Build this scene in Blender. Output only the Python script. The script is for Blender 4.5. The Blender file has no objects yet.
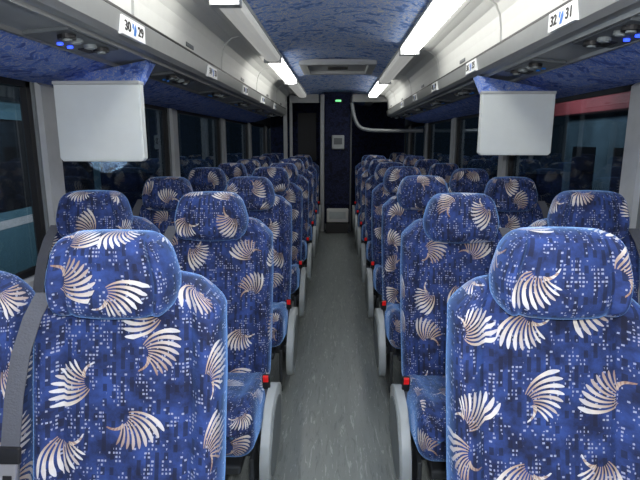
import bpy, bmesh, math, random
from mathutils import Vector, Matrix
random.seed(7)
S=bpy.context.scene
COL=S.collection
try: S.view_settings.view_transform='Standard'
except Exception: pass
H=1.35
def lin(c): return tuple(((x/255)/12.92 if x/255<=.04045 else ((x/255+.055)/1.055)**2.4) for x in c)+(1,)

# ---------------- materials ----------------
class NT:
    def __init__(s,name):
        s.m=bpy.data.materials.new(name); s.m.use_nodes=True
        s.t=s.m.node_tree; s.b=s.t.nodes['Principled BSDF']; s.out=s.t.nodes['Material Output']
    def n(s,ty,**k):
        x=s.t.nodes.new(ty)
        for a,b in k.items(): setattr(x,a,b)
        return x
    def l(s,a,b): s.t.links.new(a,b)
    def inp(s,sock,v):
        if isinstance(v,(int,float,tuple)): sock.default_value=v
        else: s.l(v,sock)
    def M(s,op,a,b=None,c=None):
        x=s.n('ShaderNodeMath',operation=op); s.inp(x.inputs[0],a)
        if b is not None: s.inp(x.inputs[1],b)
        if c is not None: s.inp(x.inputs[2],c)
        return x.outputs[0]
    def mix(s,f,a,b):
        x=s.n('ShaderNodeMix',data_type='RGBA'); s.inp(x.inputs[0],f); s.inp(x.inputs[6],a); s.inp(x.inputs[7],b); return x.outputs[2]
def plain(name,rgb,rough=.5,metal=0,var=.06,scale=20,emis=None,estr=0,bump=0):
    k=NT(name); tc=k.n('ShaderNodeTexCoord'); no=k.n('ShaderNodeTexNoise'); no.inputs['Scale'].default_value=scale
    k.l(tc.outputs['Object'],no.inputs['Vector'])
    c=lin(rgb); d=tuple(x*(1-var*2) for x in c[:3])+(1,); e=tuple(min(1,x*(1+var*2)) for x in c[:3])+(1,)
    k.l(k.mix(no.outputs[0],d,e),k.b.inputs['Base Color'])
    k.b.inputs['Roughness'].default_value=rough; k.b.inputs['Metallic'].default_value=metal
    if emis: k.b.inputs['Emission Color'].default_value=lin(emis); k.b.inputs['Emission Strength'].default_value=estr
    if bump:
        bp=k.n('ShaderNodeBump'); bp.inputs['Strength'].default_value=bump; bp.inputs['Distance'].default_value=.005
        k.l(no.outputs[0],bp.inputs['Height']); k.l(bp.outputs[0],k.b.inputs['Normal'])
    return k.m
def seat_fabric():
    k=NT('seat_fabric_fans'); uv=k.n('ShaderNodeUVMap'); oi=k.n('ShaderNodeObjectInfo')
    off=k.n('ShaderNodeCombineXYZ'); k.l(k.M('MULTIPLY',oi.outputs['Random'],37.3),off.inputs[0]); k.l(k.M('MULTIPLY',oi.outputs['Random'],91.7),off.inputs[1])
    ad=k.n('ShaderNodeVectorMath',operation='ADD'); k.l(uv.outputs[0],ad.inputs[0]); k.l(off.outputs[0],ad.inputs[1])
    sc=k.n('ShaderNodeVectorMath',operation='SCALE'); k.l(ad.outputs[0],sc.inputs[0]); sc.inputs['Scale'].default_value=6.1
    vo=k.n('ShaderNodeTexVoronoi',voronoi_dimensions='2D'); vo.inputs['Scale'].default_value=1; vo.inputs['Randomness'].default_value=.42
    k.l(sc.outputs[0],vo.inputs['Vector'])
    sb=k.n('ShaderNodeVectorMath',operation='SUBTRACT'); k.l(sc.outputs[0],sb.inputs[0]); k.l(vo.outputs['Position'],sb.inputs[1])
    sp=k.n('ShaderNodeSeparateColor'); k.l(vo.outputs['Color'],sp.inputs[0])
    ro=k.n('ShaderNodeVectorRotate',rotation_type='Z_AXIS'); k.l(sb.outputs[0],ro.inputs['Vector']); k.l(k.M('MULTIPLY',sp.outputs[0],6.283),ro.inputs['Angle'])
    sx=k.n('ShaderNodeSeparateXYZ'); k.l(ro.outputs[0],sx.inputs[0])
    flip=k.M('SUBTRACT',k.M('MULTIPLY',k.M('GREATER_THAN',sp.outputs[2],.5),2.0),1.0)
    X=k.M('ADD',sx.outputs[0],.28); Y=k.M('ADD',k.M('MULTIPLY',sx.outputs[1],flip),-.03)
    r=k.M('SQRT',k.M('ADD',k.M('MULTIPLY',X,X),k.M('MULTIPLY',Y,Y)))
    a0=k.M('ARCTAN2',Y,X)
    a=k.M('ADD',a0,k.M('MULTIPLY',k.M('SUBTRACT',r,.35),1.2))
    am=k.M('LESS_THAN',k.M('ABSOLUTE',a),.95)
    ta=k.M('MULTIPLY',k.M('ADD',a,.95),1/1.9)
    fr=k.M('FRACT',k.M('MULTIPLY',ta,9.0))
    pw=k.M('ABSOLUTE',k.M('SUBTRACT',fr,.5))
    wid=k.M('LESS_THAN',pw,k.M('ADD',.15,k.M('MULTIPLY',r,.34)))
    tip=k.M('SUBTRACT',k.M('ADD',.38,k.M('MULTIPLY',ta,.30)),k.M('MULTIPLY',k.M('MULTIPLY',pw,pw),.8))
    rm=k.M('MULTIPLY',k.M('LESS_THAN',r,tip),k.M('GREATER_THAN',r,.13))
    rays=k.M('MULTIPLY',k.M('MULTIPLY',am,wid),rm)
    tm=k.M('MULTIPLY',k.M('MULTIPLY',k.M('LESS_THAN',a,-.7),k.M('GREATER_THAN',a,-1.8)),k.M('LESS_THAN',k.M('ABSOLUTE',k.M('SUBTRACT',r,k.M('ADD',.08,k.M('MULTIPLY',a,-.09)))),k.M('ADD',.048,k.M('MULTIPLY',a,.020))))
    mask=k.M('MAXIMUM',rays,tm)
    rn=k.M('DIVIDE',r,tip)
    rp=k.n('ShaderNodeValToRGB'); e=rp.color_ramp.elements
    e[0].position=.15; e[0].color=lin((156,130,106)); e[1].position=.97; e[1].color=lin((214,214,214))
    x=e.new(.42); x.color=lin((182,160,136)); x=e.new(.72); x.color=lin((226,218,204))
    k.l(rn,rp.inputs[0])
    brown=k.mix(rn,lin((216,200,180)),lin((146,114,90)))
    # alternate feathers cream / tan
    alt=k.M('GREATER_THAN',k.M('FRACT',k.M('MULTIPLY',k.M('FLOOR',k.M('MULTIPLY',ta,9.0)),.4)),.45)
    fan=k.mix(k.M('MULTIPLY',k.M('MULTIPLY',alt,.55),k.M('SUBTRACT',1.1,ta)),rp.outputs[0],lin((150,118,92)))
    fan=k.mix(k.M('MULTIPLY',k.M('GREATER_THAN',sp.outputs[1],.55),k.M('SUBTRACT',1.0,ta)),fan,brown)
    fz=k.n('ShaderNodeTexNoise'); fz.inputs['Scale'].default_value=120; k.l(ad.outputs[0],fz.inputs[0])
    fan=k.mix(k.M('MULTIPLY',fz.outputs[0],.28),fan,lin((60,70,120)))
    # rows of broken dashes, in clustered columns
    su=k.n('ShaderNodeSeparateXYZ'); k.l(ad.outputs[0],su.inputs[0])
    U=k.M('MULTIPLY',su.outputs[0],120.0); V=k.M('MULTIPLY',su.outputs[1],115.0)
    cu=k.n('ShaderNodeCombineXYZ'); k.l(k.M('FLOOR',U),cu.inputs[0]); k.l(k.M('FLOOR',V),cu.inputs[1])
    wn=k.n('ShaderNodeTexWhiteNoise',noise_dimensions='2D'); k.l(cu.outputs[0],wn.inputs['Vector'])
    sm_=k.n('ShaderNodeMapping'); sm_.inputs['Scale'].default_value=(46,16,1); k.l(ad.outputs[0],sm_.inputs[0])
    cn=k.n('ShaderNodeTexNoise'); cn.inputs['Scale'].default_value=1; cn.inputs['Detail'].default_value=1; k.l(sm_.outputs[0],cn.inputs['Vector'])
    sp2=k.n('ShaderNodeSeparateColor'); k.l(wn.outputs['Color'],sp2.inputs[0])
    dm=k.M('MULTIPLY',k.M('MULTIPLY',k.M('LESS_THAN',k.M('FRACT',U),k.M('ADD',.25,k.M('MULTIPLY',sp2.outputs[2],.5))),k.M('LESS_THAN',k.M('FRACT',V),.5)),k.M('GREATER_THAN',k.M('ADD',wn.outputs['Value'],k.M('MULTIPLY',cn.outputs[0],2.4)),1.98))
    no=k.n('ShaderNodeTexNoise'); no.inputs['Scale'].default_value=14; no.inputs['Detail'].default_value=6; no.inputs['Roughness'].default_value=.65; k.l(ad.outputs[0],no.inputs['Vector'])
    nr=k.n('ShaderNodeMapRange'); nr.inputs[1].default_value=.38; nr.inputs[2].default_value=.64; k.l(no.outputs[0],nr.inputs[0])
    base=k.mix(nr.outputs[0],lin((14,26,64)),lin((42,68,132)))
    U2=k.M('MULTIPLY',su.outputs[0],48.0); V2=k.M('MULTIPLY',su.outputs[1],60.0)
    c2_=k.n('ShaderNodeCombineXYZ'); k.l(k.M('FLOOR',U2),c2_.inputs[0]); k.l(k.M('FLOOR',V2),c2_.inputs[1])
    wn2=k.n('ShaderNodeTexWhiteNoise',noise_dimensions='2D'); k.l(c2_.outputs[0],wn2.inputs['Vector'])
    dk=k.M('MULTIPLY',k.M('MULTIPLY',k.M('LESS_THAN',k.M('FRACT',U2),.45),k.M('GREATER_THAN',wn2.outputs['Value'],.55)),.65)
    base=k.mix(dk,base,lin((8,12,36)))
    c1=k.mix(k.M('MULTIPLY',dm,.8),base,lin((160,166,190)))
    c2=k.mix(mask,c1,fan)
    k.l(c2,k.b.inputs['Base Color']); k.b.inputs['Roughness'].default_value=.85
    k.b.inputs['Sheen Weight'].default_value=.85; k.b.inputs['Sheen Roughness'].default_value=.35; k.b.inputs['Sheen Tint'].default_value=(.25,.5,1,1)
    fn=k.n('ShaderNodeTexNoise'); fn.inputs['Scale'].default_value=400; k.l(uv.outputs[0],fn.inputs['Vector'])
    bp=k.n('ShaderNodeBump'); bp.inputs['Strength'].default_value=.25; bp.inputs['Distance'].default_value=.002
    k.l(fn.outputs[0],bp.inputs['Height']); k.l(bp.outputs[0],k.b.inputs['Normal'])
    return k.m
def ceil_fabric(name,a,b,fleck,scale,dark=(22,36,92)):
    k=NT(name); tc=k.n('ShaderNodeTexCoord')
    n1=k.n('ShaderNodeTexNoise'); n1.inputs['Scale'].default_value=scale; n1.inputs['Detail'].default_value=2; n1.inputs['Distortion'].default_value=1.2; k.l(tc.outputs['Object'],n1.inputs['Vector'])
    n2=k.n('ShaderNodeTexNoise'); n2.inputs['Scale'].default_value=scale*.8; n2.inputs['Detail'].default_value=1; n2.inputs['Distortion'].default_value=3.0; k.l(tc.outputs['Object'],n2.inputs['Vector'])
    base=k.mix(n1.outputs[0],lin(a),lin(b))
    ln=k.M('LESS_THAN',k.M('ABSOLUTE',k.M('SUBTRACT',k.M('FRACT',k.M('MULTIPLY',n2.outputs[0],6.0)),.5)),.17)
    ln=k.M('MULTIPLY',ln,k.M('GREATER_THAN',n1.outputs[0],.45))
    c=k.mix(k.M('MULTIPLY',ln,.85),base,lin(fleck))
    c=k.mix(k.M('MULTIPLY',k.M('LESS_THAN',n1.outputs[0],.40),.6),c,lin(dark))
    k.l(c,k.b.inputs['Base Color']); k.b.inputs['Roughness'].default_value=.9
    return k.m
def floor_mat():
    k=NT('floor_vinyl'); tc=k.n('ShaderNodeTexCoord'); mp=k.n('ShaderNodeMapping'); mp.inputs['Scale'].default_value=(26,3.0,1)
    k.l(tc.outputs['Object'],mp.inputs[0])
    n1=k.n('ShaderNodeTexNoise'); n1.inputs['Scale'].default_value=.9; n1.inputs['Detail'].default_value=6; k.l(mp.outputs[0],n1.inputs['Vector'])
    n2=k.n('ShaderNodeTexNoise'); n2.inputs['Scale'].default_value=2.2; n2.inputs['Detail'].default_value=4; n2.inputs['Roughness'].default_value=.65; n2.inputs['Distortion'].default_value=1.2; k.l(mp.outputs[0],n2.inputs['Vector'])
    base=k.mix(n1.outputs[0],lin((112,119,118)),lin((142,149,147)))
    f=k.M('MULTIPLY',k.M('GREATER_THAN',n2.outputs[0],.61),.36)
    c=k.mix(f,base,lin((196,201,199)))
    f2=k.M('MULTIPLY',k.M('LESS_THAN',n2.outputs[0],.40),.38)
    c=k.mix(f2,c,lin((84,90,91)))
    k.l(c,k.b.inputs['Base Color']); k.b.inputs['Roughness'].default_value=.28
    return k.m
def glass_mat():
    k=NT('tinted_window_glass'); t=k.t; t.nodes.remove(k.b)
    tr=k.n('ShaderNodeBsdfTransparent'); gl=k.n('ShaderNodeBsdfGlossy'); gl.inputs['Roughness'].default_value=.02
    gl.inputs['Color'].default_value=(.7,.8,.9,1)
    tc=k.n('ShaderNodeTexCoord'); no=k.n('ShaderNodeTexNoise'); no.inputs['Scale'].default_value=1.5; k.l(tc.outputs['Object'],no.inputs[0])
    tr.inputs[0].default_value=(.66,.70,.74,1)
    lw=k.n('ShaderNodeLayerWeight'); lw.inputs[0].default_value=.5
    f=k.M('ADD',k.M('MULTIPLY',k.M('POWER',lw.outputs['Facing'],3.0),.6),k.M('MULTIPLY',no.outputs[0],.10))
    mx=k.n('ShaderNodeMixShader'); k.l(f,mx.inputs[0]); k.l(tr.outputs[0],mx.inputs[1]); k.l(gl.outputs[0],mx.inputs[2])
    k.l(mx.outputs[0],k.out.inputs[0]); return k.m
FAB=seat_fabric()
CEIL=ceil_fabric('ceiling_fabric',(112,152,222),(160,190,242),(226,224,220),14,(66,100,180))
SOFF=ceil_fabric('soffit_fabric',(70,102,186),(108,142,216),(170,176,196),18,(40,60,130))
REARFAB=ceil_fabric('rear_wall_carpet',(8,13,36),(14,22,54),(36,46,84),16,(6,8,24))
FLOOR=floor_mat(); GLASS=glass_mat()
BIN=plain('bin_door_plastic',(196,198,196),.55,0,.02)
RAIL=plain('rail_aluminium',(146,149,149),.38,.35,.04)
DARK=plain('dark_plastic',(24,25,28),.5)
CHAN=plain('channel_grey',(146,152,156),.42,.1)
WALLG=plain('wall_grey',(112,118,122),.6)
PILL=plain('pillar_grey',(172,176,178),.5)
CAPL=plain('end_panel_grey',(160,168,170),.35)
CAPD=plain('end_panel_inset_grey',(120,128,130),.5)
SHELL=plain('back_shell_grey',(92,98,102),.5)
METAL=plain('seat_frame_metal',(70,74,78),.4,.6)
MONI=plain('monitor_back_plastic',(206,213,213),.45,0,.02)
RED=plain('red_button',(215,25,25),.35,emis=(200,15,15),estr=.2)
BELT=plain('grey_belt_webbing',(84,87,95),.7,bump=.4,scale=200)
STEEL=plain('buckle_steel',(190,190,195),.3,.7)
WHITE=plain('white_plate',(240,242,242),.4,var=0)
BLACK=plain('black_ink',(12,12,14),.5,var=0)
BLUEI=plain('blue_ink',(20,110,200),.4,var=0)
LIT=plain('lit_diffuser',(250,250,250),.4,emis=(255,252,244),estr=8.5,var=0)
DIM=plain('unlit_diffuser_glow',(215,217,214),.4,var=.02,emis=(250,250,245),estr=.25)  # unlit strips, given a faint added glow so they look pale
LED=plain('blue_led',(30,60,255),.3,emis=(50,80,255),estr=2.5,var=0)
GREEN=plain('green_lamp',(140,240,170),.3,emis=(120,240,150),estr=1.2,var=0)
TEAL=plain('parked_bus_teal',(104,146,160),.4)
REDP=plain('awning_red',(178,88,92),.7,scale=.8,var=.4)
GREYB=plain('facade_blue_grey',(92,120,134),.8,scale=.9,var=.45)
ASPH=plain('asphalt',(40,42,46),.9,scale=40)
HEADL=plain('headlamp_glass',(240,245,250),.2,emis=(230,245,255),estr=2,var=0)

# ---------------- mesh helpers ----------------
def mk(name,bm,mats,smooth=False):
    me=bpy.data.meshes.new(name); bmesh.ops.recalc_face_normals(bm,faces=bm.faces); bm.to_mesh(me); bm.free()
    for m in (mats if isinstance(mats,list) else [mats]): me.materials.append(m)
    if smooth:
        for p in me.polygons: p.use_smooth=True
    o=bpy.data.objects.new(name,me); COL.objects.link(o); return o
def bx(bm,x0,x1,y0,y1,z0,z1,mi=0,bev=0):
    b2=bmesh.new(); bmesh.ops.create_cube(b2,size=1)
    for v in b2.verts: v.co=Vector(((x0+x1)/2+v.co.x*(x1-x0),(y0+y1)/2+v.co.y*(y1-y0),(z0+z1)/2+v.co.z*(z1-z0)))
    if bev: bmesh.ops.bevel(b2,geom=list(b2.edges),offset=bev,segments=2,affect='EDGES',profile=.5)
    for f in b2.faces: f.material_index=mi
    me=bpy.data.meshes.new('t'); b2.to_mesh(me); b2.free(); bm.from_mesh(me); bpy.data.meshes.remove(me)
def box(name,x0,x1,y0,y1,z0,z1,mat,bev=0):
    bm=bmesh.new(); bx(bm,min(x0,x1),max(x0,x1),y0,y1,z0,z1,0,bev); return mk(name,bm,mat)
def prism(name,pts,y0,y1,mat,smooth=False):
    bm=bmesh.new(); a=[bm.verts.new((p[0],y0,p[1])) for p in pts]; b=[bm.verts.new((p[0],y1,p[1])) for p in pts]
    n=len(pts)
    for i in range(n): bm.faces.new((a[i],a[(i+1)%n],b[(i+1)%n],b[i]))
    bm.faces.new(a); bm.faces.new(b[::-1]); return mk(name,bm,mat,smooth)
def prismx(name,pts,x0,x1,mats,bev=0):
    bm=bmesh.new(); a=[bm.verts.new((x0,p[0],p[1])) for p in pts]; b=[bm.verts.new((x1,p[0],p[1])) for p in pts]
    n=len(pts)
    for i in range(n): bm.faces.new((a[i],a[(i+1)%n],b[(i+1)%n],b[i]))
    fa=bm.faces.new(a); fb=bm.faces.new(b[::-1])
    if bev: bmesh.ops.bevel(bm,geom=list(fa.edges)+list(fb.edges),offset=bev,segments=3,affect='EDGES',profile=.5)
    return mk(name,bm,mats)
def rbox(name,hx,hy,hz,r,nx,ny,nz,deform,mat):
    bm=bmesh.new(); uvl=bm.loops.layers.uv.new('UVMap'); V={}
    def axis(h,n):
        return [h*math.sin(math.pi/2*(-1+2*i/n))*.55+h*(-1+2*i/n)*.45 for i in range(n+1)]
    ax=[axis(hx,nx),axis(hy,ny),axis(hz,nz)]; hh=(hx,hy,hz); orig={}
    def gv(i,j,k):
        key=(i,j,k)
        if key not in V:
            p=Vector((ax[0][i],ax[1][j],ax[2][k])); q=Vector([max(-(hh[c]-r),min(hh[c]-r,p[c])) for c in range(3)])
            d=p-q
            if d.length>1e-9: d=d.normalized()*r
            f=q+d; v=bm.verts.new(deform(f.copy())); orig[v]=p; V[key]=v
        return V[key]
    def face(vs,base,axn):
        f=bm.faces.new(vs); f.smooth=True
        for l in f.loops:
            p=orig[l.vert]
            if axn==1: uv=(p.x,p.z)
            elif axn==0: uv=(base+(p.y+hy)*(1 if base>0 else -1),p.z)
            else: uv=(p.x,base+(p.y+hy)*(1 if base>0 else -1))
            l[uvl].uv=uv
    for s in (0,ny):
        for i in range(nx):
            for k in range(nz): face([gv(i,s,k),gv(i+1,s,k),gv(i+1,s,k+1),gv(i,s,k+1)],0,1)
    for s in (0,nx):
        for j in range(ny):
            for k in range(nz): face([gv(s,j,k),gv(s,j+1,k),gv(s,j+1,k+1),gv(s,j,k+1)],(hx if s else -hx),0)
    for s in (0,nz):
        for i in range(nx):
            for j in range(ny): face([gv(i,j,s),gv(i+1,j,s),gv(i+1,j+1,s),gv(i,j+1,s)],(hz if s else -hz),2)
    return mk(name,bm,mat,True)
def cyl(bm,c,axis,r,h,mi=0,seg=20):
    b2=bmesh.new(); bmesh.ops.create_cone(b2,cap_ends=True,segments=seg,radius1=r,radius2=r,depth=h)
    rot=Vector((0,0,1)).rotation_difference(Vector(axis)).to_matrix().to_4x4()
    bmesh.ops.transform(b2,matrix=Matrix.Translation(c)@rot,verts=b2.verts)
    for f in b2.faces: f.material_index=mi
    me=bpy.data.meshes.new('t'); b2.to_mesh(me); b2.free(); bm.from_mesh(me); bpy.data.meshes.remove(me)
def tube(name,pts,r,mat,seg=10):
    P=[]; n=len(pts); pts=[Vector(p) for p in pts]
    for i in range(n-1):
        p0=pts[max(0,i-1)];p1=pts[i];p2=pts[i+1];p3=pts[min(n-1,i+2)]
        for q in range(6):
            s=q/6; P.append(.5*((2*p1)+(p2-p0)*s+(2*p0-5*p1+4*p2-p3)*s*s+(3*p1-p0-3*p2+p3)*s**3))
    P.append(pts[-1]); bm=bmesh.new(); prev=None
    for i,p in enumerate(P):
        d=(P[min(i+1,len(P)-1)]-P[max(i-1,0)]).normalized(); u=d.cross(Vector((0,1,0)));
        if u.length<.1: u=d.cross(Vector((1,0,0)))
        u.normalize(); v=d.cross(u)
        ring=[bm.verts.new(p+u*math.cos(2*math.pi*k/seg)*r+v*math.sin(2*math.pi*k/seg)*r) for k in range(seg)]
        if prev:
            for k in range(seg): bm.faces.new((prev[k],prev[(k+1)%seg],ring[(k+1)%seg],ring[k]))
        else: bm.faces.new(ring)
        prev=ring
    bm.faces.new(prev[::-1]); return mk(name,bm,mat,True)
def empty(name,loc): 
    e=bpy.data.objects.new(name,None); e.location=loc; e.empty_display_size=.1; COL.objects.link(e); return e
def par(c,p): c.parent=p
def meta(o,label,cat,group=None):
    o['label']=label; o['category']=cat
    if group: o['group']=group
def struct(o): o['kind']='structure'; return o
def clone(top,loc):
    n=top.copy(); n.location=loc; COL.objects.link(n)
    for c in top.children:
        d=c.copy(); COL.objects.link(d); d.parent=n
        for g in c.children:
            e=g.copy(); COL.objects.link(e); e.parent=d
    return n

# ---------------- room shell ----------------
Y0,Y1=-1.8,9.6; WX=1.25
struct(box('floor',-WX-.06,WX+.06,Y0,Y1,-.06,0,FLOOR))
bm=bmesh.new(); n=20; rows=[]
for t in range(n+1):
    x=-.47+.94*t/n; z=H+.622+.062*(1-(x/.47)**2); rows.append([bm.verts.new((x,Y0,z)),bm.verts.new((x,Y1,z)),bm.verts.new((x,Y0,z+.03)),bm.verts.new((x,Y1,z+.03))])
for t in range(n):
    a,b=rows[t],rows[t+1]; bm.faces.new((a[0],a[1],b[1],b[0])); bm.faces.new((a[2],b[2],b[3],a[3]))
struct(mk('ceiling',bm,CEIL,True))
POST=[.48,2.16,3.84,5.52,7.2,8.88]
wn=0
for side,sn in ((-1,'left'),(1,'right')):
    bm=bmesh.new(); w=lambda a,b,*r:bx(bm,min(a,b),max(a,b),*r)
    w(side*WX,side*(WX+.06),Y0,Y1,0,.80)
    w(side*WX,side*(WX+.06),Y0,Y1,H+.26,H+.72)
    w(side*.62,side*(WX+.06),Y0,Y1,H+.67,H+.72)
    for p in POST: w(side*(WX),side*(WX+.06),p-.07,p+.07,.80,H+.26)
    w(side*WX,side*(WX+.06),Y0,-1.2,.80,H+.26)
    struct(mk('wall_'+sn,bm,WALLG))
    ends=[-1.2]+POST
    for i in range(len(ends)):
        a=ends[i]+(.07 if i else 0); b=(ends[i+1]-.07) if i+1<len(ends) else Y1
        wn+=1
        bm=bmesh.new(); xx=side*(WX+.035)
        bx(bm,min(xx,xx+side*.006),max(xx,xx+side*.006),a,b,.80,H+.26,0)
        for (ya,yb,za,zb) in ((a,b,.80,.825),(a,b,H+.21,H+.26),(a,a+.03,.80,H+.26),(b-.03,b,.80,H+.26)):
            bx(bm,min(side*(WX+.01),xx),max(side*(WX+.01),xx),ya,yb,za,zb,1)
        struct(mk('window_%d'%wn,bm,[GLASS,DARK]))
    for i,p in enumerate(POST):
        o=prism('trim_%d'%(10+i+(20 if side>0 else 0)),[(side*WX,.8),(side*(WX-.025),.82),(side*(WX-.025),H+.22),(side*WX,H+.24)],p-.055,p+.055,PILL); struct(o)
    struct(prism('trim_%d'%(50+side),[(side*WX,.74),(side*(WX-.02),.75),(side*(WX-.02),.79),(side*WX,.80)],Y0,Y1,PILL))
    e=6.95 if side<0 else 7.3
    struct(prism('trim_%d'%(60+side),[(side*.735,H+.325),(side*.93,H+.306),(side*.93,H+.32),(side*.735,H+.345)],Y0,e,CHAN))
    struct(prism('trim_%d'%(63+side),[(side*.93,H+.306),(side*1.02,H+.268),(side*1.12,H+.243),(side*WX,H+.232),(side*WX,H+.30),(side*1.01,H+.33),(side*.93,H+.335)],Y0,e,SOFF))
    for j,xr in enumerate((.757,.917)):
        zr=H+.325-(xr-.735)*.1
        struct(prism('trim_%d'%(66+j*3+side),[(side*(xr-.009),zr+.002),(side*(xr-.006),zr-.011),(side*(xr+.006),zr-.011),(side*(xr+.009),zr+.002)],Y0,e,RAIL))
    struct(prism('trim_%d'%(73+side),[(side*.700,H+.408),(side*.690,H+.402),(side*.700,H+.342),(side*.715,H+.325),(side*.74,H+.325),(side*.74,H+.408)],Y0,e,RAIL))
    struct(prism('trim_%d'%(76+side),[(side*.697,H+.416),(side*.697,H+.408),(side*.75,H+.408),(side*.75,H+.416)],Y0,e,DARK))
    struct(prism('trim_%d'%(79+side),[(side*.47,H+.625),(side*.555,H+.614),(side*.59,H+.610),(side*.62,H+.622),(side*.63,H+.66),(side*.47,H+.655)],Y0,Y1,BIN))
struct(box('wall_front',-WX,WX,Y0-.05,Y0,0,H+.7,PILL))
bm=bmesh.new(); bx(bm,-WX,WX,Y1-.04,Y1,0,H+.70,0)
struct(mk('wall_rear',bm,REARFAB))
# lavatory side block beside the aisle end, left of the door column
bm=bmesh.new(); bx(bm,-.74,-.69,7.0,7.04,.75,H+.62,0,.006); bx(bm,-.69,-.27,7.36,7.40,H+.52,H+.64,0,.006); bx(bm,-.69,-.65,7.36,7.40,.9,H+.52,0,.006)
struct(mk('trim_90',bm,PILL))
struct(box('trim_91',.21,.70,7.36,7.40,H+.53,H+.64,BIN,.008))
bm=bmesh.new(); bx(bm,-.71,-.27,8.7,8.74,.9,H+.62,0); bx(bm,-.67,-.36,8.68,8.70,H-.35,H+.45,1)
struct(mk('wall_bulkhead',bm,[REARFAB,DARK]))
bm=bmesh.new(); bx(bm,-.20,.20,7.42,8.5,0,H+.67,0); bx(bm,-.25,-.19,7.395,7.5,0,H+.64,1,.01); bx(bm,.188,.208,7.40,7.5,0,H+.6,2,.003)
struct(mk('wall_lavatory',bm,[REARFAB,PILL,SHELL]))
bm=bmesh.new(); bx(bm,-.185,.18,7.385,7.42,.42,H+.5,0,.005); bx(bm,-.185,.18,7.38,7.42,.02,.12,1,.004)
struct(mk('door_1',bm,[REARFAB,SHELL]))
struct(tube('trim_95',[(.20,7.33,H+.52),(.235,7.32,H+.34),(.30,7.30,H+.20),(.42,7.28,H+.145),(.70,7.25,H+.13),(1.20,7.22,H+.13)],.026,CHAN))
t=empty('paper_dispenser',(0,7.385,H-.03)); b=box('dispenser_body',-.08,.1,-.04,0,-.1,.1,CAPL,.012); par(b,t); b=box('dispenser_window',-.05,.07,-.047,-.04,-.03,.06,SHELL,.002); par(b,t)
meta(t,'grey wall-mounted dispenser box on the blue lavatory door','dispenser')
t=empty('waste_bin',(0,7.3,0)); b=box('bin_body',-.15,.17,-.03,.08,.16,.36,BIN,.015); par(b,t); b=box('bin_flap',-.11,.13,-.034,-.028,.21,.32,CAPL,.003); par(b,t); b=box('bin_foot',-.16,.17,-.04,.07,0,.15,DARK,.004); par(b,t)
meta(t,'low grey waste bin standing before the lavatory door','waste bin')
t=empty('exit_lamp',(.0,7.38,H+.55)); b=box('lamp_lens',-.03,.05,-.012,-.004,-.013,.013,GREEN,.003); par(b,t); b=box('lamp_housing',-.045,.065,-.004,.03,-.026,.026,DARK,.001); par(b,t)
meta(t,'small lit green lamp above the lavatory door','lamp')

# ---------------- overhead bins ----------------
def door_pts(s):
    out=[(.708,.418),(.705,.48),(.697,.53),(.678,.572),(.640,.602),(.596,.612)]
    inn=[(.604,.624),(.648,.614),(.690,.584),(.709,.536),(.720,.47),(.722,.418)]
    return [(s*x,H+z) for x,z in out+inn]
for side in (-1,1):
    st=[-.88,.47,1.82,3.17,4.52,5.87,6.95] if side<0 else [-.37,.98,2.33,3.68,5.03,6.38,7.3]
    for i in range(len(st)-1):
        a,b=st[i],st[i+1]; t=empty('overhead_bin',(0,0,0)); t.location=(side*.9,(a+b)/2,H+.345)
        L=(b-a)/2
        d=prism('bin_door',[(x-side*.9,z-H-.345) for x,z in door_pts(side)],-L+.012,L-.012,BIN,False); par(d,t)
        bd=prism('bin_body',[(side*(x-.9),z-.345) for x,z in ((.73,.43),(.735,.355),(1.02,.345),(1.235,.335),(1.235,.655),(.66,.655),(.71,.59),(.725,.53))],-L+.002,L-.002,DARK); par(bd,t)
        h=box('door_latch',side*(.703-.9),side*(.716-.9),-.06,.06,.085,.105,SHELL,.003); par(h,d)
        meta(t,'light grey overhead luggage bin with curved lift-up door','luggage bin','overhead luggage bins')

# ---------------- ceiling lights ----------------
def clight(side,a,b,lit):
    t=empty('ceiling_light',(side*.485,(a+b)/2,H+.6)); L=(b-a)/2
    pts=[(-.058,.012),(-.057,-.012),(-.048,-.026),(-.02,-.032),(.02,-.031),(.048,-.022),(.055,-.006),(.055,.012)]
    p=prism('light_diffuser',[(side*x,z) for x,z in pts],-L+.03,L-.03,LIT if lit else DIM,False); par(p,t)
    bm=bmesh.new(); bx(bm,-.064,.064,-L,L,.010,.028,0); bx(bm,-.064,.064,-L,-L+.03,-.034,.012,0); bx(bm,-.064,.064,L-.03,L,-.034,.012,0)
    p=mk('light_housing',bm,PILL); par(p,t)
    meta(t,('lit white' if lit else 'unlit pale grey')+' strip light running along the ceiling edge','ceiling light','strip lights along the ceiling')
for s,a,b,l in ((-1,-1.6,.8,1),(-1,.8,2.30,1),(-1,2.30,3.9,0),(-1,3.9,5.4,1),(-1,5.4,7.1,0),(1,-1.6,.8,1),(1,.8,3.6,1),(1,3.6,5.4,0),(1,5.4,7.1,1)): clight(s,a,b,l)

# hatch
t=empty('roof_hatch',(0,4.75,H+.622))
bm=bmesh.new()
for (x0,x1,y0,y1) in ((-.33,.33,-.33,-.27),(-.33,.33,.27,.33),(-.33,-.26,-.27,.27),(.26,.33,-.27,.27)): bx(bm,x0,x1,y0,y1,0,.05,0,.008)
par(mk('hatch_frame',bm,PILL),t)
par(box('hatch_panel',-.26,.26,-.27,.27,.025,.05,BIN,.004),t)
bm=bmesh.new(); bx(bm,-.09,.09,-.02,.02,.005,.026,0,.006); par(mk('hatch_handle',bm,DARK),t)
meta(t,'pale grey emergency roof hatch set in the blue fabric ceiling','roof hatch')

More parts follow.
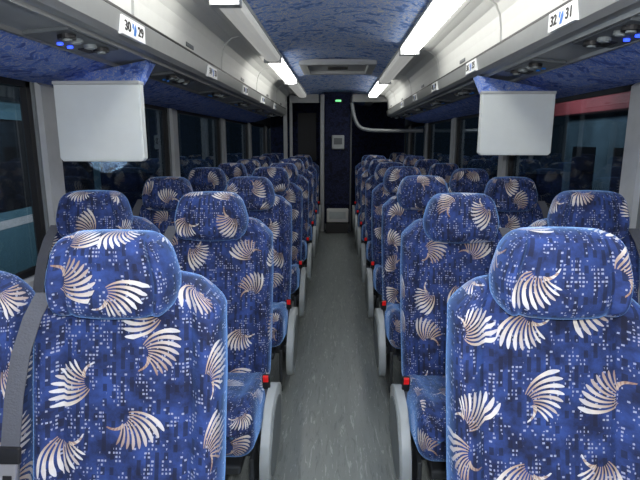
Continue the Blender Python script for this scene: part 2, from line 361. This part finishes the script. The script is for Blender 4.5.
# ---------------- service panels ----------------
def service(side,y,lit):
    x=side*.838; z=H+.325-(.838-.735)*.1
    t=empty('reading_light_panel',(x,y,z)); t.rotation_euler=(0,side*math.atan(.1),0)
    par(box('panel_plate',-.068,.068,-.17,.17,-.012,.001,SHELL,.004),t)
    for yy in (-.11,.11):
        bm=bmesh.new(); cyl(bm,(0,0,0),(0,0,1),.026,.014,0); cyl(bm,(0,0,-.008),(0,0,1),.014,.01,1); o=mk('air_nozzle',bm,[DARK,CAPD]); o.location=(-.030*side,yy,-.017); par(o,t)
    for yy in (-.045,.045):
        bm=bmesh.new(); cyl(bm,(0,0,0),(0,0,1),.020,.012,0); cyl(bm,(0,0,-.005),(0,0,1),.014,.006,1); o=mk('reading_lamp',bm,[CAPD,CAPL]); o.location=(-.025*side,yy,-.016); par(o,t)
    for yy in (-.03,.03):
        bm=bmesh.new(); cyl(bm,(0,0,0),(0,0,1),.009,.006,0); o=mk('button',bm,LED if lit else BLUEI); o.location=(.035*side,yy,-.015); par(o,t)
    bm=bmesh.new()
    for q in range(8): bx(bm,.02*side-.012,.02*side+.012,.075+q*.01,.079+q*.01,-.016,-.011,0)
    par(mk('speaker_grille',bm,DARK),t)
    meta(t,'overhead service panel with air nozzles, reading lamps and '+('blue-lit' if lit else 'small')+' buttons','reading light','service panels under the luggage bins')
for k in range(7):
    if 1.72+.9*k<6.8: service(-1,1.72+.9*k-(.06 if k==0 else 0),k==0)
    service(1,1.6+.9*k+(-.22 if k==1 else 0),k==0)

# ---------------- seat number signs ----------------
def text_mesh(s,size):
    cu=bpy.data.curves.new('t','FONT'); cu.body=s; cu.size=size; cu.align_x='CENTER'; cu.align_y='CENTER'; cu.extrude=.0008; cu.offset=.0008
    o=bpy.data.objects.new('t',cu); COL.objects.link(o); bpy.context.view_layer.update()
    me=bpy.data.meshes.new_from_object(o.evaluated_get(bpy.context.evaluated_depsgraph_get())); bpy.data.objects.remove(o); me.materials.clear(); me.materials.append(BLACK); return me
def sign(side,y,a,b):
    t=empty('seat_number_sign',(side*.690,y,H+(.364 if side<0 else .372)))
    if side<0: R=Matrix(((0,0,1),(1,0,0),(0,1,0)))
    else: R=Matrix(((0,0,-1),(-1,0,0),(0,1,0)))
    t.rotation_euler=R.to_euler()
    L=.095
    par(box('sign_plate',-L,L,-.029,.029,-.012,.0035,WHITE),t)
    for s,x in ((a,-.055),(b,.055)):
        o=bpy.data.objects.new('seat_number',text_mesh(s,.044)); COL.objects.link(o); o.location=(x,0,.0045); o.scale=(1.15,1,1); par(o,t)
    bm=bmesh.new(); vs=[bm.verts.new(v) for v in ((-.010,-.020,.0042),(.008,-.020,.0042),(.018,.0,.0042),(.014,.020,.0042),(.0,.008,.0042))]; bm.faces.new(vs)
    vs=[bm.verts.new(v) for v in ((-.018,.004,.0042),(-.008,-.002,.0042),(-.002,.016,.0042),(-.014,.020,.0042))]; bm.faces.new(vs)
    par(mk('seat_symbol',bm,BLUEI),t)
    meta(t,'white seat number plate reading %s %s on the bin rail'%(a,b),'sign','seat number plates')
for i,y in enumerate((1.77,2.86,3.86,4.78,5.68)): sign(-1,y,str(30+4*i),str(29+4*i))
for i,y in enumerate((1.67,2.74,3.74,4.66,5.56)): sign(1,y,str(32+4*i),str(31+4*i))

# ---------------- monitors ----------------
def monitor(side,x,y,w,h,ztop):
    t=empty('drop_down_monitor',(x,y,H+ztop))
    bm=bmesh.new(); a=w/2
    pr=[(-a,0),(a,0),(a,-h+.012),(a-.012,-h),(-a+.012,-h),(-a,-h+.012)]
    A=[bm.verts.new((p[0],-.018,p[1])) for p in pr]; B=[bm.verts.new((p[0],.022,p[1])) for p in pr]; n=len(pr)
    for i in range(n): bm.faces.new((A[i],A[(i+1)%n],B[(i+1)%n],B[i]))
    f1=bm.faces.new(A); bm.faces.new(B[::-1]); bmesh.ops.bevel(bm,geom=list(f1.edges),offset=.005,segments=2,affect='EDGES')
    par(mk('monitor_casing',bm,MONI),t)
    par(box('screen',-a*.85,a*.85,.022,.025,-h*.88,-h*.12,BLACK),t)
    lo_=-.002; bm=bmesh.new(); x1=a*.97
    ti=.318-ztop; to=.255-ztop
    xi,xo=-side*x1,side*x1
    lo=[bm.verts.new(q) for q in ((xi,.0,lo_),(xo,.0,lo_),(xo,.05,lo_),(xi,.05,lo_))]
    hi=[bm.verts.new(q) for q in ((xi,.10,ti),(xo,.10,to),(xo,.20,to),(xi,.20,ti))]
    for i in range(4): bm.faces.new((lo[i],lo[(i+1)%4],hi[(i+1)%4],hi[i]))
    bm.faces.new(lo); bm.faces.new(hi[::-1])
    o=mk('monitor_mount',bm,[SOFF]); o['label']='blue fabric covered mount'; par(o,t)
    bm=bmesh.new(); bx(bm,-a*1.01,a*1.01,-.022,.030,-.004,.010,0,.003); par(mk('monitor_hinge',bm,PILL),t)
    meta(t,'off-white flat monitor, back visible, hanging below luggage bins','monitor','hanging monitors')
monitor(-1,-.935,2.0,.340,.298,.215); monitor(1,.875,2.55,.350,.295,.222)

# ---------------- seats ----------------
def sm(a,b,x): 
    t=max(0,min(1,(x-a)/(b-a))); return t*t*(3-2*t)
def dback(p):
    t=p.z/.34; q=abs(p.x)/.22
    if p.y<0:
        p.y-=.030*sm(.6,.95,q)*(1-.5*sm(.6,1,t)); p.y+=.012*math.exp(-((abs(p.x)-.150)/.009)**2)
        p.y-=.014*(1-q*q)*math.exp(-((t+.45)/.35)**2)
    p.x*=1-.13*sm(.82,1.0,t)-.03*sm(-.2,-1,t)+.012*math.exp(-((t-.3)/.3)**2)
    p.z-=.030*q**3*sm(.5,1,t)
    z=p.z+.70; p.y+=.075+(z-1.0)*.20; p.z=z
    return p
def dhead(p):
    q=p.x/.142; t=p.z/.098
    p.x*=1-.22*max(0,(t+.15)/1.15)**1.3-.10*max(0,-t)**2
    p.z-=.006*q*q*(1 if t>0 else -1.0)*abs(t)
    if p.y<0: p.y+=-.016*(1-q*q)*(1-.4*t)-.020*math.exp(-((abs(q)-.90)/.11)**2)+.012*math.exp(-((abs(q)-.70)/.05)**2)
    p.y+=.006*t
    return p
def dcush(p):
    if p.z>0: p.z+=.018*sm(.6,.95,abs(p.x)/.22)-.006*math.exp(-((abs(p.x)-.15)/.01)**2)
    t=p.y/.25; p.z-=.03*sm(-.5,-1,t)*(1 if p.z>0 else 0)
    p.z+=-.05*t
    return p
def make_seat(side,aisle):
    t=empty('coach_seat',(0,0,0))
    inner=-side
    o=rbox('seat_back',.22,.06,.34,.050,40,6,44,dback,FAB); par(o,t)
    o=rbox('headrest',.148,.054,.098,.044,34,8,20,dhead,FAB); o.location=(-.022 if side<0 else .008,.022,1.050); par(o,t)
    o=rbox('seat_cushion',.22,.25,.095,.06,30,24,10,dcush,FAB); o.location=(0,-.29,.365); par(o,t)
    bm=bmesh.new(); prof=[]
    for i in range(13):
        z=.42+.54*i/12; w=.205*(1-.18*sm(.84,.96,z)); y=.142+(z-1)*.20
        prof.append([bm.verts.new((xx,yy,z)) for xx,yy in ((-w,y-.02),(-w*.8,y+.018),(w*.8,y+.018),(w,y-.02))])
    for i in range(12):
        for j in range(3): bm.faces.new((prof[i][j],prof[i][j+1],prof[i+1][j+1],prof[i+1][j]))
    bm.faces.new([v for v in prof[12]]); bm.faces.new([v for v in prof[0]])
    par(mk('back_shell',bm,SHELL),t)
    bm=bmesh.new(); bx(bm,-.17,.17,-.50,-.08,.245,.28,0,.008)
    for yy in (-.42,-.16): bx(bm,-.035,.035,yy-.02,yy+.02,.02,.26,0,.006)
    bx(bm,-.055,.055,-.47,-.10,0,.022,0,.006); bx(bm,-.15,.15,-.14,-.09,.26,.42,0,.006)
    if aisle: bx(bm,inner*.20-.008,inner*.20+.008,-.46,-.10,.05,.28,0,.004)
    par(mk('seat_base',bm,METAL),t)
    if aisle:
        pts=[(-.08,.33),(-.12,.385),(-.18,.422),(-.26,.438),(-.34,.432),(-.41,.405),(-.46,.352),(-.485,.285),(-.478,.21),(-.445,.15),(-.39,.11),(-.31,.095),(-.21,.10),(-.13,.13),(-.08,.21)]
        P=[]; n=len(pts)
        for i in range(n):
            p0,p1,p2,p3=[Vector(pts[(i+k)%n]) for k in (-1,0,1,2)]
            for s in (0,.33,.66):
                P.append(.5*((2*p1)+(p2-p0)*s+(2*p0-5*p1+4*p2-p3)*s*s+(3*p1-p0-3*p2+p3)*s**3))
        x0=inner*.234; x1=inner*.266
        e=prismx('end_panel',[(p.x,p.y) for p in P],min(x0,x1),max(x0,x1),[CAPL],.011); e['label']='light grey curved plastic end panel'
        for p in e.data.polygons: p.use_smooth=True
        for v in e.data.vertices: v.co.x+=-inner*max(0,(.36-v.co.z))*.03
        par(e,t)
        c=Vector((-.28,.265)); Q=[c+(p-c)*.76 for p in P]; x2=inner*.269
        pi=prismx('panel_inset',[(p.x,p.y) for p in Q],min(x1,x2)-.001,max(x1,x2),[CAPD],.001); par(pi,e)
        for v in pi.data.vertices: v.co.x+=-inner*max(0,(.36-v.co.z))*.03
        par(box('panel_bracket',min(inner*.05,inner*.238),max(inner*.05,inner*.238),-.36,-.30,.22,.265,METAL,.004),t)
        bm=bmesh.new(); bx(bm,-.010,.010,-.008,.008,-.12,-.02,0,.003); bx(bm,-.014,.014,-.010,.010,-.032,.028,1,.004); bx(bm,-.010,.010,-.012,-.002,.004,.030,2,.002)
        o=mk('belt_buckle',bm,[BELT,DARK,RED]); o['label']='black seat belt buckle with red button'; o.location=(inner*.226,-.25,.462); o.rotation_euler=(.25,0,0); par(o,t)
    ox=side
    bm=bmesh.new(); path=[(.160,.065,.985),(.170,-.005,1.012),(.186,-.035,.965),(.202,-.066,.89),(.212,-.091,.80),(.217,-.114,.70),(.218,-.134,.60),(.215,-.155,.50)]
    prev=None; hw=.021
    for (x,y,z) in path:
        r=[bm.verts.new((ox*(x-hw),y-.015,z)),bm.verts.new((ox*(x+hw),y-.015,z)),bm.verts.new((ox*(x+hw),y-.0125,z)),bm.verts.new((ox*(x-hw),y-.0125,z))]
        if prev:
            for i in range(4): bm.faces.new((prev[i],prev[(i+1)%4],r[(i+1)%4],r[i]))
        else: bm.faces.new(r)
        prev=r
    bm.faces.new(prev[::-1])
    b=mk('shoulder_belt',bm,BELT); b['label']='grey webbing shoulder belt'; par(b,t)
    bm=bmesh.new(); bx(bm,-.026,.026,-.007,.004,-.006,.03,0,.003); bx(bm,-.018,.018,-.006,.003,-.055,-.006,1,.002); bx(bm,-.010,.010,-.0075,.004,-.046,-.030,0,.001)
    o=mk('belt_tongue',bm,[DARK,STEEL]); o.location=(ox*.216,-.139,.672); o.rotation_euler=(-.2,0,0); par(o,b)
    return t
kill=[]
for side in (-1,1):
    for aisle,X in ((True,.487),(False,.968 if side<0 else .985)):
        t0=None
        for k in range(9):
            if aisle and k==8: continue
            loc=(side*X,1.08+.9*k,0)
            if t0 is None: t0=make_seat(side,aisle); t0.location=loc; t=t0
            else: t=clone(t0,loc)
            meta(t,'high-backed navy fan-patterned coach seat beside the '+('aisle' if aisle else 'window'),'seat','patterned coach seats')
            if k:
                for c in t.children:
                    if c.name.startswith('headrest'): c.location.z=1.050+random.uniform(-.008,.010)
            if k==0 and side>0:
                for c in t.children:
                    if c.name.startswith('headrest'): c.location.z=1.062
                    if aisle and c.name.startswith('shoulder_belt'): kill.append(c)
for c in kill:
    for g in list(c.children): bpy.data.objects.remove(g)
    bpy.data.objects.remove(c)

# ---------------- outside ----------------
G=-1.25
struct(box('floor_ground',-30,30,-10,40,G-.1,G,ASPH))
t=empty('parked_bus',(-6.2,6.3,G))
bm=bmesh.new(); bx(bm,-1.25,1.25,-4.2,4.2,.35,3.2,0,.15); par(mk('bus_body',bm,TEAL),t)
bm=bmesh.new()
for i in range(5): bx(bm,1.24,1.27,-3.9+i*1.56,-2.5+i*1.56,1.55,2.9,0,.01)
bx(bm,-1.05,1.05,-4.23,-4.19,1.5,2.8,0,.01)
par(mk('bus_windows',bm,DARK),t)
for x in (-1.1,1.1):
    for y in (-2.6,2.4):
        bm=bmesh.new(); cyl(bm,(0,0,0),(1,0,0),.48,.3,0,28); cyl(bm,(.02 if x>0 else -.02,0,0),(1,0,0),.26,.3,1,20); o=mk('wheel',bm,[BLACK,STEEL]); o.location=(x,y,.48); par(o,t)
for x in (-.9,.9): o=box('headlamp',x-.18,x+.18,-4.26,-4.18,.8,1.0,HEADL,.02); par(o,t)
bm=bmesh.new(); bx(bm,1.25,1.265,-4.0,4.0,1.30,1.42,0); par(mk('side_stripe',bm,WHITE),t)
meta(t,'teal bus with white stripe parked outside at night','bus')
t=empty('depot_building',(7.5,10,G))
par(box('facade',0,3,-8,7,0,5.2,GREYB),t); par(box('red_awning',-.5,.02,-8,7,3.35,4.0,REDP,.03),t)
bm=bmesh.new()
for i in range(6): bx(bm,-.03,.02,-7+i*2.4,-5.6+i*2.4,.9,2.4,0)
par(mk('facade_window',bm,DARK),t)
meta(t,'blue-grey depot building with a red awning outside','building')

# ---------------- lights ----------------
def plight(n,loc,e,col,r):
    l=bpy.data.lights.new(n,'POINT'); l.energy=e; l.color=col; l.shadow_soft_size=r; o=bpy.data.objects.new(n,l); o.location=loc; COL.objects.link(o)
plight('facade_fill_light',(4.6,15,3.0),300,(.9,.95,1),.3)  # added fill light so the building shows through the right windows
plight('bus_fill_light',(-3.2,7,1.2),110,(.9,.95,1),.3)  # added fill light that brightens the parked bus, no real lamp there
plight('flash',(.03,-.05,H+.09),66,(1,.99,1),.03)
w=bpy.data.worlds.new('night'); S.world=w; w.use_nodes=True; w.node_tree.nodes['Background'].inputs[0].default_value=(.02,.035,.05,1); w.node_tree.nodes['Background'].inputs[1].default_value=.4

cam=bpy.data.cameras.new('cam'); co=bpy.data.objects.new('camera',cam); COL.objects.link(co)
cam.sensor_width=36; cam.lens=36*500/640; cam.clip_start=.02
co.location=(0,0,H); co.rotation_euler=(math.radians(90-11.3),0,math.radians(1.95)); S.camera=co
